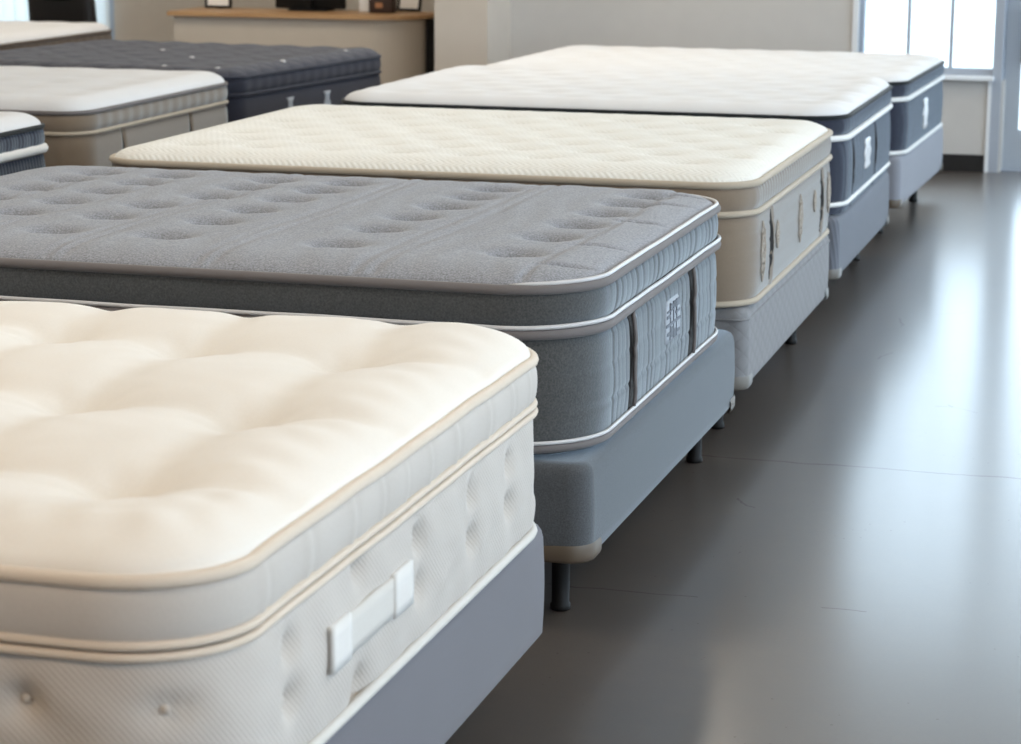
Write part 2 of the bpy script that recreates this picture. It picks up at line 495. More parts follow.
# ---- 1: ivory pillow-top, front of the picture
def ivory_mattress():
    L, W, r = 2.0, 1.535, .15
    root = empty('mattress', (.038, 2.402, .367), math.radians(-.27))
    tag(root, 'ivory deeply tufted pillow-top mattress with cream piping and ribbed white side, on slate base', 'mattress', ROW)
    zm, zt = .233, .318
    base_slab(L, W, r, 0, root, M['ivory_side'])
    tE = [(y, z) for y in (.25, .773, 1.04, 1.255) for z in (.098, .172)] + [(1.44, .098), (1.44, .172), (.515, .035), (.515, .20)]
    tN = [(-x, z) for x in (.06, .24, .50, .78, 1.06, 1.34, 1.62, 1.86) for z in (.065, .160)]
    def mk(T):
        def f(u, z):
            o = np.zeros_like(u)
            for (a, b) in T:
                o -= .020*np.exp(-((u-a)/.021)**2 - ((z-b)/.020)**2)
                o -= .006*np.exp(-np.sqrt(((u-a)/.9)**2 + (z-b)**2 + .0001)/.05)
            o += .0012*np.sin(u*31 + 2*np.sin(z*40)) + .001*np.sin(u*57+z*30)
            return o
        return f
    fe, fn = mk(tE), mk(tN)
    rows = levels(.012, zm-.006, 26)
    band('lower_border', L, W, r, rows, M['ivory_side'], root, fe, fn, .012, (.008, .03, .06, .012), 14, .6)
    for (T, side) in ((tE[:10], 'end'), (tN, 'near')):
        for (a, b) in T:
            t = (b-.012)/(zm-.018)
            o = .012*(1-abs(2*t-1)**2.4)**.6 - .0215
            if side == 'end': c = Vector((o, a, b)); ax = Matrix.Rotation(math.radians(90), 4, 'Y')
            else: c = Vector((a, -o, b)); ax = Matrix.Rotation(math.radians(90), 4, 'X')
            if side == 'near' and a > -r: c += Vector((-.004, .012, 0))
            mb = MB().lathe((0, 0, 0), [(.0055, 0), (.0065, .0015), (.0055, .003), (.003, .0042), (.0008, .0046)], 12)
            mb.V = [tuple(c + ax @ Vector(v)) for v in mb.V]
            mb.build('tuft_button', M['ivory_band'], root)
    ring('bottom_piping', L, W, r, .010, .0085, M['label'], root, .004)
    pfold = lambda u, z: .0022*np.exp(-((np.mod(u*1.0+.03*np.sin(u*9), .13)-.06)/.008)**2) - .002*np.exp(-((np.mod(u+.03*np.sin(u*9), .13)-.075)/.006)**2) + .0012*np.sin(u*40)
    band('pillow_border', L, W, r, levels(zm+.006, zt-.004, 12), M['ivory_band'], root, pfold, lambda u, z: .001*np.sin(u*25), .010, (.008, .04, .06, .02), 14, .7)
    ring('middle_piping', L, W, r, zm+.007, .0062, M['ivory_pipe'], root, .005, wob=.001)
    ring('middle_piping', L, W, r, zm-.007, .0062, M['ivory_pipe'], root, .006, wob=.001)
    T = [(-x - .0*k, y + .035*k) for k, x in enumerate((.255, .55, .82, 1.10, 1.38, 1.66)) for y in (.315, .74, 1.175)]
    d1a = dents(T, .050, .105, True); d1b = dents(T, .050, .040, True)
    d1 = lambda X, Y, d: d1a(X, Y, d) + d1b(X, Y, d) + .014*np.clip((-X-.35)/1.2, 0, 1)*np.clip(d/.2, 0, 1)
    # ridges between neighbouring tufts sink a little along the rows
    def rel(X, Y, d):
        o = d1(X, Y, d)
        for (a, b) in T:
            R = np.hypot(X-a, Y-b); th = np.arctan2(Y-b, X-a)
            o += .0016*np.sin(9*th + a*7)*np.exp(-((R-.075)/.045)**2)
            o += -.010*g2((Y-b-.22)**2, .13)*g2((X-a)**2, .03)
            o += -.008*g2((X-a-.14)**2, .09)*g2((Y-b-.01)**2, .025)
        # soft pull folds near the piped edges
        e = np.exp(-((d-.10)/.05)**2)
        o += e*.0013*np.sin(X*70 + 6*np.sin(Y*5))*(Y < .35) + e*.0016*np.sin(Y*62 + 5*np.sin(X*11))*(X > -.35)
        o += .0006*np.sin(X*33 + 3*np.sin(Y*21))*np.sin(Y*29)
        return o
    top_panel('quilted_top', L, W, r, zt, .062, .17, M['ivory_top'], root, rel, .011)
    ring('top_piping', L, W, r, zt, .0095, M['ivory_pipe'], root, .003, 10, wob=.0015)
    # woven law-label tape sewn on the end
    t_off = lambda y, z: fe(y, z)*.2 + .0115*np.maximum(0, 1-np.abs(2*(z-.012)/(zm-.018)-1)**2.4)**.6
    tape = patch('label_tape', .37, .705, .098, .156, t_off, M['label'], root, .005, 16, 4)
    for (a, b) in ((.37, .443), (.623, .705)):
        patch('stitched_tab', a, b, .095, .160, t_off, M['label_end'], tape, .0075, 6, 4)
    return root
ivory_mattress()
box_spring('box_spring', 'plain slate-grey box spring base under the ivory tufted mattress', ROWB, .033, 2.402, math.radians(-.27), 2.0, 1.54, .154, .366, M['slate_base'], .035, False, legs=(.32, .22))

# ---- 2: grey melange mattress
def grey_mattress():
    L, W, r = 1.93, 1.455, .185
    root = empty('mattress', (-.010, 4.395, .360), math.radians(-.5))
    tag(root, 'grey melange mattress with dimpled top and white cord edging, next behind the ivory one', 'mattress', ROW)
    zb, zm, zt = .026, .259, .345
    base_slab(L, W, r, 0, root, M['grey_side'])
    slits = (.375, .985)
    def fe(u, z):
        w = u + .004*np.sin(z*55 + u*20)
        w = w + .010*np.sin(u*23) + .007*np.sin(u*41+1)
        o = -.0028*np.exp(-((np.mod(w, .046)-.023)/.0055)**2)*(.6+.4*np.sin(u*37))
        o += -.003*np.exp(-((np.mod(z+.02, .072)-.036)/.004)**2)
        for s in slits:
            o -= .012*np.exp(-((u-s)/.007)**2)*(z < zm)
            o += .008*np.exp(-((u-s-.028)/.02)**2)*(z < zm)
        return o
    def fn(u, z):
        return -.0028*np.exp(-((np.mod(z+.02, .072)-.036)/.004)**2)*(z < zm) + .0009*np.sin(u*23)
    band('lower_border', L, W, r, levels(.004, zm-.012, 30), M['grey_side'], root, fe, fn, .010, (.0045, .04, .06, .02), 14, .6)
    ring('bottom_piping', L, W, r, zb-.008, .010, M['grey_tape'], root, .006)
    ring('bottom_cord', L, W, r, zb+.004, .0042, M['satin'], root, .0125)
    def fu(u, z):
        w = u + .005*np.sin(z*40 + u*16)
        w = w + .010*np.sin(u*21)
        return -.0032*np.exp(-((np.mod(w, .050)-.025)/.007)**2)*(.65+.35*np.sin(u*33))
    band('pillow_border', L, W, r, levels(zm+.004, zt-.006, 14), M['grey_side'], root, fu, lambda u, z: .001*np.sin(u*19), .011, (.005, .04, .06, .02), 14, .7)
    ring('middle_piping', L, W, r, zm-.007, .0115, M['grey_tape'], root, .008, 10)
    ring('middle_cord', L, W, r, zm+.008, .0048, M['satin'], root, .014, wob=.001)
    cols = [(-.235, .03), (-.63, 0), (-1.03, .0), (-1.235, .2), (-1.295, .02), (-1.525, .4), (-1.73, .0)]
    T = []
    for cx, st in cols:
        for k, y in enumerate((.27, .515, .725, .93, 1.12, 1.285)):
            if y > st and not (cx == -1.235 and y < .9) and not (cx == -1.295 and y > .85):
                T.append((cx + .014 + .012*k, y*.97))
    d1 = dents(T, .036, .026, False, 1.2); d2 = dents([(x, y-.004) for x, y in T], .020, .0125, False, 1.8)
    E = [(-.085, y) for y in (.15, .42, .80, 1.12, 1.30)]
    def rel(X, Y, d):
        o = d1(X, Y, d) + d2(X, Y, d)
        for gx in (-.13, -.44, -.485, -.80, -.84, -1.14, -1.18, -1.42, -1.62, -1.66):
            gg = X - gx - .012*Y - .006*np.sin(Y*6+gx*20)
            o += -.0030*np.exp(-(gg/.006)**2) - .004*np.exp(-(gg/.009)**2)*np.exp(-(d/.10)**2)
        for (a, b) in E:
            t = (X-a); yy = Y-b - .25*(X-a)
            o += -.011*np.exp(-(yy/.012)**2)*np.exp(-(t/.035)**2) - .004*np.exp(-(yy/.007)**2)*(X > a)*np.exp(-((X-a-.03)/.04)**2)
        o += .0012*np.sin(X*28 + 4*np.sin(Y*3))*np.sin(Y*4 + X*3) + .0007*np.sin(X*75 + 3*np.sin(Y*7))
        return o
    top_panel('dimpled_top', L, W, r, zt, .031, .13, M['grey_top'], root, rel, .009)
    ring('top_piping', L, W, r, zt-.003, .0105, M['grey_tape'], root, .006, 10)
    ring('top_cord', L, W, r, zt+.009, .0046, M['satin'], root, .006, wob=.001, only_end=True)
    bo = lambda z: .010*np.maximum(0, 1-np.abs(2*(z-.004)/(zm-.016)-1)**2.4)**.6
    off = lambda y, z: fe(y, z) + bo(z)
    lens = lambda v: .35 + .65*math.sin(math.pi*min(max(v, .02), .98))**.5
    for s in slits:
        sl = patch('handle_slit_shade', s-.008, s+.008, .042, zm-.022, off, M['slit'], root, .0015, 2, 16, lens)
        zz = np.linspace(.034, zm-.018, 14)
        MB().tube([(float(off(np.array([s+.014]), np.array([z]))[0])+.003, s+.014+.003*math.sin(z*30), z) for z in zz], .0045, 8).build('handle_cord', M['grey_tape'], sl)
    # woven emblem: an arched window lattice
    so = lambda y, z: bo(z) + .001
    em = patch('woven_emblem', .70, .855, .108, .205, so, M['emblem'], root, .001, 6, 6, lambda v: 1.0 if v < .6 else 1-.25*((v-.6)/.4)**2)
    mb = MB()
    def bar(y0, y1, z0, z1):
        x = float(so(np.array([(y0+y1)/2]), np.array([(z0+z1)/2]))[0]) + .0022
        mb.box(x-.002, x+.001, y0, y1, z0, z1)
    for (a, b, c, d) in ((.712, .742, .165, .172), (.75, .79, .185, .192), (.80, .842, .165, .171), (.715, .738, .125, .132), (.75, .77, .118, .140), (.782, .80, .112, .132), (.812, .842, .12, .126), (.715, .775, .178, .182), (.795, .84, .18, .196)):
        bar(a, b, c, d)
    for yy in (.745, .778, .81): bar(yy-.0025, yy+.0025, .112, .198)
    bar(.703, .852, .146, .152)
    mb.build('emblem_weave', M['weave'], em, False)
    return root
grey_mattress()
box_spring('box_spring', 'grey tweed box spring base with tan corner guards under the grey melange mattress', ROWB, .006, 4.383, math.radians(-.65), 2.0, 1.55, .156, .356, M['grey_base'], .05, True, M['guard'], legs=(.10, .17), far=.04)

# ---- 3: cream knit mattress
def cream_mattress():
    L, W, r = 1.885, 1.575, .135
    root = empty('mattress', (.017, 6.095, .377), 0)
    tag(root, 'cream knit-top mattress with taupe side and embossed ornaments, third in the aisle row', 'mattress', ROW)
    zm, zt = .252, .330
    base_slab(L, W, r, 0, root, M['beige_low'])
    slits = (.31, 1.265)
    orn = [(.165, .135, .075, .030), (.40, .15, .035, .02), (.82, .138, .065, .028), (1.10, .155, .03, .02), (1.40, .145, .06, .025)]
    def fe(u, z):
        o = -.003*np.exp(-((np.mod(z+.008, .046)-.023)/.004)**2)
        for (a, b, hz, hy) in orn:
            e = ((u-a)/hy)**2 + ((z-b)/hz)**2
            o += .002*np.exp(-e**2)*(.5+.5*np.sin(np.sqrt(e+.01)*14 + 3*np.arctan2(z-b, (u-a)*2)))
            o += .0015*np.exp(-((e-1)/.4)**2)*np.abs(np.sin(6*np.arctan2((z-b)/hz, (u-a)/hy)))
        for s in slits:
            o -= .012*np.exp(-((u-s)/.009)**2)*np.clip(np.sin(math.pi*np.clip((z-.03)/.2, 0, 1)), 0, 1)
            o += .006*np.exp(-((u-s-.03)/.018)**2)
        return o
    fn = lambda u, z: -.0025*np.exp(-((np.mod(z+.008, .046)-.023)/.004)**2)
    band('lower_border', L, W, r, levels(.010, zm-.008, 26), M['beige_low'], root, fe, fn, .010, (.006, .05, .08, .03), 12, .6)
    ring('bottom_piping', L, W, r, .009, .0085, M['beige_pipe'], root, .004)
    band('pillow_border', L, W, r, levels(zm+.004, zt-.006, 10), M['beige_side'], root, lambda u, z: .0015*np.sin(u*150), None, .009, (.006, .05, .08, .03), 12, .7)
    ring('middle_piping', L, W, r, zm, .009, M['beige_pipe'], root, .006)
    bo = lambda z: .010*np.maximum(0, 1-np.abs(2*(z-.010)/(zm-.018)-1)**2.4)**.6
    T = [(-x+(.1 if k % 2 else 0), y) for k, y in enumerate((.22, .40, .58, .76, .94, 1.12, 1.30)) for x in (.22, .43, .64, .85, 1.06, 1.27, 1.48, 1.69)]
    d1 = dents(T, .011, .034, False, 1.3); d2 = dents(T, .007, .014, False, 1.8)
    def rel(X, Y, d):
        return d1(X, Y, d)+d2(X, Y, d) + .0012*np.sin(X*60)*np.exp(-((d-.05)/.03)**2)
    top_panel('knit_top', L, W, r, zt, .038, .11, M['cream_top'], root, rel, .012)
    ring('top_piping', L, W, r, zt, .010, M['beige_pipe'], root, .004, 10)
    off = lambda y, z: fe(y, z) + bo(z)
    lens = lambda v: .12 + .88*math.sin(math.pi*v)
    for (a, b, hz, hy) in orn:
        mb = MB()
        for k, wob in ((1.0, .10), (.68, .16), (.36, .2)):
            Q = []
            for i in range(36):
                th = 2*math.pi*i/36; q = k*(1 + wob*math.cos(8*th))
                y, z = a + hy*q*math.cos(th), b + hz*q*math.sin(th)
                Q.append((float(bo(np.array([z]))[0]) + .004, y, z))
            mb.tube(Q, .0022, 6, True)
        mb.build('embroidered_ornament', M['thread'], root)
    for s in slits:
        patch('handle_slit_shade', s-.017, s+.017, .035, zm-.02, off, M['slit'], root, .0015, 2, 14, lens)
    return root
cream_mattress()
box_spring('box_spring', 'grey lattice-quilted box spring base under the cream knit-top mattress', ROWB, .015, 6.11, math.radians(-.03), 1.92, 1.56, .156, .374, M['lattice_base'], .04, True, M['guard_pale'], True, far=.08)

# ---- 4 and 5: white tops on navy borders
def navy_mattress(label, x, y, z, rz, L, W, zb, zm, zt, slits, logo, crown, head_len=None):
    r = .15
    root = empty('mattress', (x, y, z), rz)
    tag(root, label, 'mattress', ROW)
    base_slab(L, W, r, 0, root, M['navy_side'])
    def fe(u, zz):
        o = -.0022*np.exp(-((np.mod(zz, .052)-.026)/.005)**2) - .0015*np.exp(-((np.mod(u, .030)-.015)/.004)**2)
        for s in slits:
            o -= .010*np.exp(-((u-s)/.009)**2)
        return o
    band('lower_border', L, W, r, levels(.004, zm-.012, 16), M['navy_side'], root, fe, lambda u, zz: -.002*np.exp(-((np.mod(zz, .052)-.026)/.005)**2), .010, (.008, .05, .08, .04), 12, .6)
    ring('bottom_piping', L, W, r, zb, .009, M['white_tape'], root, .005)
    band('pillow_border', L, W, r, levels(zm+.010, zt-.006, 8), M['navy_side'], root, lambda u, zz: .002*np.sin(u*90), None, .009, (.01, .05, .08, .04), 12, .7)
    ring('middle_tape', L, W, r, zm, .011, M['white_tape'], root, .005)
    T = [(-a + (.09 if k % 2 else 0), b) for k, b in enumerate(np.arange(.20, W-.12, .19)) for a in np.arange(.2, L-.1, .21)]
    d1 = dents(T, .018, .042, False, 1.3)
    def rel(X, Y, d):
        return d1(X, Y, d) + .003*np.abs(np.sin(X*math.pi/.21))*np.exp(-((d-.05)/.05)**2) + .003*np.abs(np.sin(Y*math.pi/.19))*np.exp(-((d-.05)/.05)**2)
    top_panel('puffed_top', L, W, r, zt, crown, .10, M['white_top'], root, rel, .016)
    ring('top_piping', L, W, r, zt-.004, .0085, M['navy_tape'], root, .004)
    bo = lambda q: .010*np.maximum(0, 1-np.abs(2*(q-.004)/(zm-.016)-1)**2.4)**.6
    off = lambda yy, q: fe(yy, q) + bo(q)
    for s in slits:
        patch('handle_slit_shade', s-.016, s+.016, zb+.02, zm-.025, off, M['slit'], root, .004, 4, 10, lambda v: .3+.7*math.sin(math.pi*v))
    ly, lz, wy, hz = logo
    patch('woven_emblem', ly-wy/2, ly+wy/2, lz-hz/2, lz+hz/2, lambda a, q: bo(q), M['satin'], root, .003, 8, 12, lambda v: .82 + .18*math.cos((v-.5)*4*math.pi) if .04 < v < .96 else .55)
    return root
navy_mattress('white puffy mattress with navy border, slit handles and dark piping, fourth in the aisle row', -.018, 8.115, .354, 0, 1.875, 1.51, .037, .270, .348, (.27, .905), (.645, .160, .19, .11), .033)
box_spring('box_spring', 'grey striped box spring base under the fourth, navy-sided mattress', ROWB, -.021, 8.132, math.radians(-.09), 1.9, 1.49, .134, .350, M['stripe_base'], .035, True, M['guard_pale'])
navy_mattress('white puffy mattress with navy border and pale oval logo, nearest the window', -.022, 10.02, .360, math.radians(-1.3), 1.92, 1.50, .010, .238, .311, (), (.70, .125, .17, .135), .026)
box_spring('box_spring', 'pale grey box spring base under the navy-sided mattress nearest the window', ROWB, -.025, 10.035, math.radians(-1.6), 1.95, 1.48, .140, .359, M['pale_base'], .035, True, M['guard'])

# ---- second row, left
def simple_mattress(label, x, y, z, rz, L, W, zm, zt, mats, crown, slits=(), stepT=.22, dep=.012, tape=.008, r=.11):
    root = empty('mattress', (x, y, z), rz)
    tag(root, label, 'mattress', 'mattresses in the second row')
    side, mid, topm, pipe, mtape = mats
    base_slab(L, W, r, 0, root, side)
    def fe(u, q):
        o = -.002*np.exp(-((np.mod(q, .05)-.025)/.005)**2)
        for s in slits: o = o - .010*np.exp(-((u-s)/.009)**2)
        return o
    band('lower_border', L, W, r, levels(.004, zm-.006, 14), side, root, fe, lambda u, q: -.002*np.exp(-((np.mod(q, .05)-.025)/.005)**2), .010, (.01, .06, .08, .05), 12, .6)
    ring('bottom_piping', L, W, r, .010, .008, mtape, root, .005)
    band('pillow_border', L, W, r, levels(zm+.006, zt-.006, 8), mid, root, lambda u, q: .0012*np.sin(u*70), None, .009, (.012, .06, .08, .05), 12, .7)
    ring('middle_piping', L, W, r, zm, tape, mtape, root, .005)
    T = [(-a, b) for b in np.arange(.2, W-.1, stepT) for a in np.arange(.2, L-.1, stepT)]
    d1 = dents(T, dep, .042, False, 1.2)
    top_panel('quilted_top', L, W, r, zt, crown, .10, topm, root, lambda X, Y, d: d1(X, Y, d) + .004*np.abs(np.sin(X*math.pi/stepT))*np.exp(-((d-.05)/.05)**2), .018)
    ring('top_piping', L, W, r, zt-.003, .0085, pipe, root, .004)
    off = lambda a, q: fe(a, q) + .010*np.maximum(0, 1-np.abs(2*(q-.004)/(zm-.01)-1)**2.4)**.6
    for s in slits:
        patch('handle_slit_shade', s-.009, s+.009, .03, zm-.02, off, M['slit'], root, .002, 2, 10, lambda v: .3+.7*math.sin(math.pi*v))
    return root
R2 = 'box spring bases of the second row'
R = math.radians
simple_mattress('white-topped mattress with navy side and broad white stripe at the left edge of the photo', -2.525, 5.62, .36, 0, 1.95, 1.50, .262, .338, (M['navy_side'], M['navy_side'], M['white_top'], M['navy_tape'], M['white_tape']), .04, (.55, 1.02), tape=.016)
box_spring('box_spring', 'grey base under the white mattress with navy side and broad white stripe', R2, -2.535, 5.61, 0, 1.95, 1.50, .15, .36, M['grey_base'], .04, False)
simple_mattress('white puffy mattress with plain taupe-grey side, behind the head of the cream one', -2.59, 7.46, .36, R(.5), 1.95, 1.42, .262, .338, (M['beige_low'], M['beige_low'], M['white_top'], M['grey_tape'], M['beige_pipe']), .045, (.34, .96), .26)
box_spring('box_spring', 'grey base under the white puffy mattress with taupe-grey side', R2, -2.60, 7.45, R(.5), 1.95, 1.42, .15, .36, M['grey_base'], .04, False)
dk = simple_mattress('dark navy quilted mattress with small white tufts, in front of the desk', -2.67, 9.034, .36, R(-6), 1.55, 1.52, .262, .338, (M['navy_dark'], M['navy_dark'], M['navy_quilt'], M['navy_dark'], M['navy_dark']), .035, (), .2, .010)
for (a, b) in ((-.05, .55), (-.07, 1.22), (-.36, .07), (-.10, .06), (-.50, .55), (-.85, .9)):
    mb = MB().lathe((a, b, .358), [(.012, 0), (.016, .008), (.012, .016), (.004, .019)], 10).build('white_tuft', M['satin'], dk)
for (a, b) in ((.50, .165), (.86, .165)):
    patch('woven_emblem', a-.035, a+.035, b-.055, b+.055, lambda p, q: np.full_like(p, .0095), M['emblem'], dk, .003, 4, 6, lambda v: .7+.3*math.cos((v-.5)*4*math.pi))
box_spring('box_spring', 'grey base under the dark navy quilted mattress', R2, -2.68, 9.03, R(-6), 1.54, 1.52, .15, .36, M['grey_base'], .04, False)
simple_mattress('white mattress with dark brown side in front of the black chair', -4.52, 10.36, .36, 0, 1.9, 1.5, .262, .338, (M['brown_side'], M['brown_side'], M['white_top'], M['brown_side'], M['brown_side']), .04)
box_spring('box_spring', 'grey base under the white mattress with dark brown side', R2, -4.53, 10.35, 0, 1.9, 1.5, .15, .36, M['grey_base'], .04, False)

# ------------------------------------------------------------------ the room
CZ = 3.05
XL, XR, YF, YB, YB2 = -9.0, 4.6, -3.5, 12.65, 13.9
MB().box(XL-.15, XR+.15, YF-.15, YB2+.15, -.12, 0).structure('floor', M['floor'], 'polished dark concrete floor')
MB().box(XL-.15, XR+.15, YF-.15, YB2+.15, CZ, CZ+.12).structure('ceiling', M['ceiling'])
MB().box(XL-.15, XL, YF-.15, YB2+.15, 0, CZ).structure('wall_left', M['wall'])
MB().box(XL, XR, YF-.15, YF, 0, CZ).structure('wall_front', M['wall_dark'])
# right wall: low parapet, header and posts around shop-front openings
wr = MB().box(XR, XR+.15, YF-.15, YB2+.15, 0, .6).box(XR, XR+.15, YF-.15, YB2+.15, 2.45, CZ)
for a in (-3.65, -.9, 2.1, 5.1, 8.1, 11.1):
    wr.box(XR, XR+.15, a-.15, a+.45, .6, 2.45)
wr.box(XR, XR+.15, 13.0, YB2+.15, .6, 2.45)
wr.structure('wall_right', M['wall'])
# back wall: solid part, panel under the window, header above window and door
WX0, WX1, DX1, WT = -.565, .165, 1.25, 2.86
MB().box(-2.5, WX0-.027, YB, YB+.15, 0, CZ).box(WX0-.027, WX1+.05, YB, YB+.15, 0, .485).box(WX0-.027, XR, YB, YB+.15, WT, CZ).structure('wall_back', M['wall_cool'], 'grey wall beside and below the window')
MB().box(-2.80, -2.5, 12.2, YB2, 0, CZ).structure('pillar', M['wall'], 'greige wall pier beside the desk')
w2x0, w2x1 = -8.2, -5.50
MB().box(XL, w2x0, YB2, YB2+.15, 0, CZ).box(w2x1, -2.5, YB2, YB2+.15, 0, CZ).box(w2x0, w2x1, YB2, YB2+.15, 0, .42).box(w2x0, w2x1, YB2, YB2+.15, 2.6, CZ).structure('wall_alcove', M['wall'], 'greige wall behind the desk')
MB().box(WX0-.05, .128, YB-.014, YB, 0, .09).structure('baseboard_back', M['black_base'], 'black baseboard below the window')
MB().box(WX0-.028, WX0+.002, YB-.02, YB+.05, .505, WT).box(WX1-.032, WX1-.012, YB-.016, YB, 0.0, .485).structure('trim_1', M['white_trim'])
# window 1: sill, frame, muntins, panes
win = empty('window_1', (0, YB, 0)); win['kind'] = 'structure'; win['label'] = 'tall bright window with thin dividing bars'
MB().box(WX0-.03, WX1-.002, -.05, .03, .485, .508, .004).build('window_sill', M['white_trim'], win)
MB().box(WX0, WX0+.028, .03, .12, .508, WT).box(WX1-.012, WX1+.036, -.012, .12, .0, WT).box(WX0, WX1, .03, .12, .508, .545).box(WX0, WX1, .03, .12, WT-.06, WT).build('window_frame', M['frame'], win, False)
for q in (-.302, -.075):
    MB().box(q-.010, q+.010, .05, .085, .545, WT-.06).build('muntin', M['frame'], win, False)
for (a, b) in ((WX0+.028, -.312), (-.292, -.085), (-.065, WX1-.012)):
    MB().box(a, b, .064, .07, .545, WT-.06).build('pane', M['glass'], win, False)
# door 1: glazed shop door in a grey frame
D0 = .205
MB().box(WX1+.035, D0, YB+.04, YB+.20, 0, WT).box(DX1, DX1+.08, YB+.04, YB+.20, 0, WT).box(D0, DX1, YB+.04, YB+.20, 2.25, 2.31).box(D0, DX1, YB+.06, YB+.20, 0, .008).structure('trim_2', M['frame'], 'grey door frame')
dr = empty('door_1', (D0, YB+.14, 0)); dr['kind'] = 'structure'; dr['label'] = 'grey glazed door at the right edge of the photo'
DW = DX1-D0
MB().box(.002, .085, 0, .045, .004, 2.24).box(DW-.085, DW-.002, 0, .045, .004, 2.24).box(.085, DW-.085, 0, .045, .004, .215).box(.085, DW-.085, 0, .045, 2.13, 2.24).build('door_leaf', M['door'], dr, False)
MB().box(.085, DW-.085, .02, .026, .215, 2.13).build('door_glass', M['glass'], dr, False)
MB().tube([(.09, -.0, .58), (.09, -.05, .58), (.09, -.05, .86), (.09, 0, .86)], .009, 10).build('door_handle', M['steel'], dr)
MB().box(D0, DX1, YB+.155, YB+.16, 2.31, WT).structure('window_3', M['glass'], 'glass transom over the door')
# glazing right of the door
MB().box(DX1+.08, XR, YB+.09, YB+.10, .1, WT).structure('window_4', M['glass'])
MB().box(DX1+.08, XR, YB+.05, YB+.15, 0, .1).box(2.4, 2.46, YB+.06, YB+.13, .1, WT).box(3.5, 3.56, YB+.06, YB+.13, .1, WT).structure('trim_3', M['frame'])
# left window with vertical blind
MB().box(w2x0, w2x1, YB2+.07, YB2+.076, .42, 2.6).structure('window_2', M['glass'], 'bright window behind vertical blinds')
MB().box(w2x1-.05, w2x1, YB2, YB2+.12, .42, 2.6).box(w2x0, w2x1, YB2+.04, YB2+.12, .42, .47).box(-6.55, -6.49, YB2+.04, YB2+.1, .42, 2.6).structure('trim_4', M['frame'])
vb = empty('vertical_blind', (w2x1, YB2, .42))
tag(vb, 'white vertical slat blind hanging in the window behind the black chair', 'blind')
MB().box(w2x0-w2x1, 0, -.10, -.04, 2.14, 2.19, .004).build('head_rail', M['white_trim'], vb)
for i in range(32):
    a = -.05 - i*.083; t = math.radians(16 + 3*math.sin(i*2.1))
    cx, cy = math.cos(t)*.044, math.sin(t)*.044
    V = []
    for z in (.05, 2.14):
        for k in range(5):
            s = (k-2)/2
            V.append((a+cx*s - .006*(1-s*s)*math.sin(t), -.06+cy*s*.9 + .006*(1-s*s)*math.cos(t), z))
    mesh('blind_slat', V, [(k, k+1, k+6, k+5) for k in range(4)], M['vinyl'], vb)
MB().box(-30, 30, YB2+.16, 60, -.16, -.12).structure('pavement_outside', M['pavement'])

# ------------------------------------------------------------------ desk and what stands on it
desk = empty('reception_desk', (-4.535, 12.66, 0))
tag(desk, 'greige reception desk with light oak top and rounded right corner', 'desk')
DL = 1.465; rc = .30
def desk_outline(off):
    P = [(0-off, .48), (0-off, -off)]
    for i in range(13):
        A = math.radians(-90 + 90*i/12)
        P.append((DL-rc + (rc+off)*math.cos(A), rc + (rc+off)*math.sin(A)))
    P.append((DL+off, .48))
    return P
def slab(P, z0, z1):
    n = len(P)
    V = [(x, y, z0) for x, y in P] + [(x, y, z1) for x, y in P]
    F = [(i, (i+1) % n, n+(i+1) % n, n+i) for i in range(n)] + [tuple(reversed(range(n))), tuple(range(n, 2*n))]
    return V, F
mb = MB(); V, F = slab(desk_outline(0), .06, .735); mb.add(V, F)
mb.build('desk_body', M['desk'], desk, False)
mb = MB(); V, F = slab(desk_outline(-.03), 0, .06); mb.add(V, F); mb.build('plinth', M['black_base'], desk, False)
mb = MB(); V, F = slab(desk_outline(.03), .735, .760); mb.add(V, F); mb.build('desk_top', M['wood'], desk, False)
MB().box(DL+.004, DL+.05, .22, .48, 0, .734, .003).build('end_panel', M['black'], desk, False)

def frame(label, x, y, w, h, tilt, rz):
    root = empty('picture_frame', (x, y, .761), rz)
    tag(root, label, 'picture frame', 'framed cards on the desk')
    T = Matrix.Rotation(tilt, 4, 'X')
    def put(mb): mb.V = [tuple(T @ Vector(v) + Vector((0, 0, .004))) for v in mb.V]; return mb
    b = .014
    put(MB().box(-w/2, w/2, -.008, .008, 0, b).box(-w/2, w/2, -.008, .008, h-b, h).box(-w/2, -w/2+b, -.008, .008, b, h-b).box(w/2-b, w/2, -.008, .008, b, h-b)).build('frame_border', M['black'], root, False)
    put(MB().box(-w/2+b, w/2-b, -.003, .006, b, h-b)).build('card', M['paper'], root, False)
    MB().box(-.02, .02, .03, .034, 0, h*.6).build('easel_back', M['black'], root, False)
frame('small black framed white card near the left end of the desk', -4.39, 12.98, .165, .22, R(-6), 0)
frame('black framed white card leaning by the dark box at the right end of the desk', -3.23, 13.06, .15, .20, R(-12), R(-8))
mon = empty('monitor', (-3.80, 12.96, .761), 0)
tag(mon, 'black computer monitor with its back to the room on the desk', 'monitor')
MB().box(-.215, .215, -.02, .02, .012, .31, .008).build('housing', M['black'], mon)
MB().box(-.20, .20, .0195, .022, .03, .295).build('screen', M['screen'], mon, False)
MB().box(-.12, .12, -.07, .09, 0, .012, .004).build('stand_base', M['black'], mon)
MB().box(-.025, .025, -.055, -.018, .005, .2, .005).build('stand_neck', M['black'], mon)
cn = empty('white_canister', (-3.445, 12.93, .761)); tag(cn, 'white square canister between the monitor and the dark brown box', 'canister')
MB().box(-.035, .035, -.035, .035, 0, .12, .006).build('body', M['whitebox'], cn)
MB().box(-.037, .037, -.037, .037, .12, .14, .005).build('lid', M['white_trim'], cn)
bb = empty('card_box', (-3.335, 12.90, .761)); tag(bb, 'low dark brown box with tan tag on the desk', 'box')
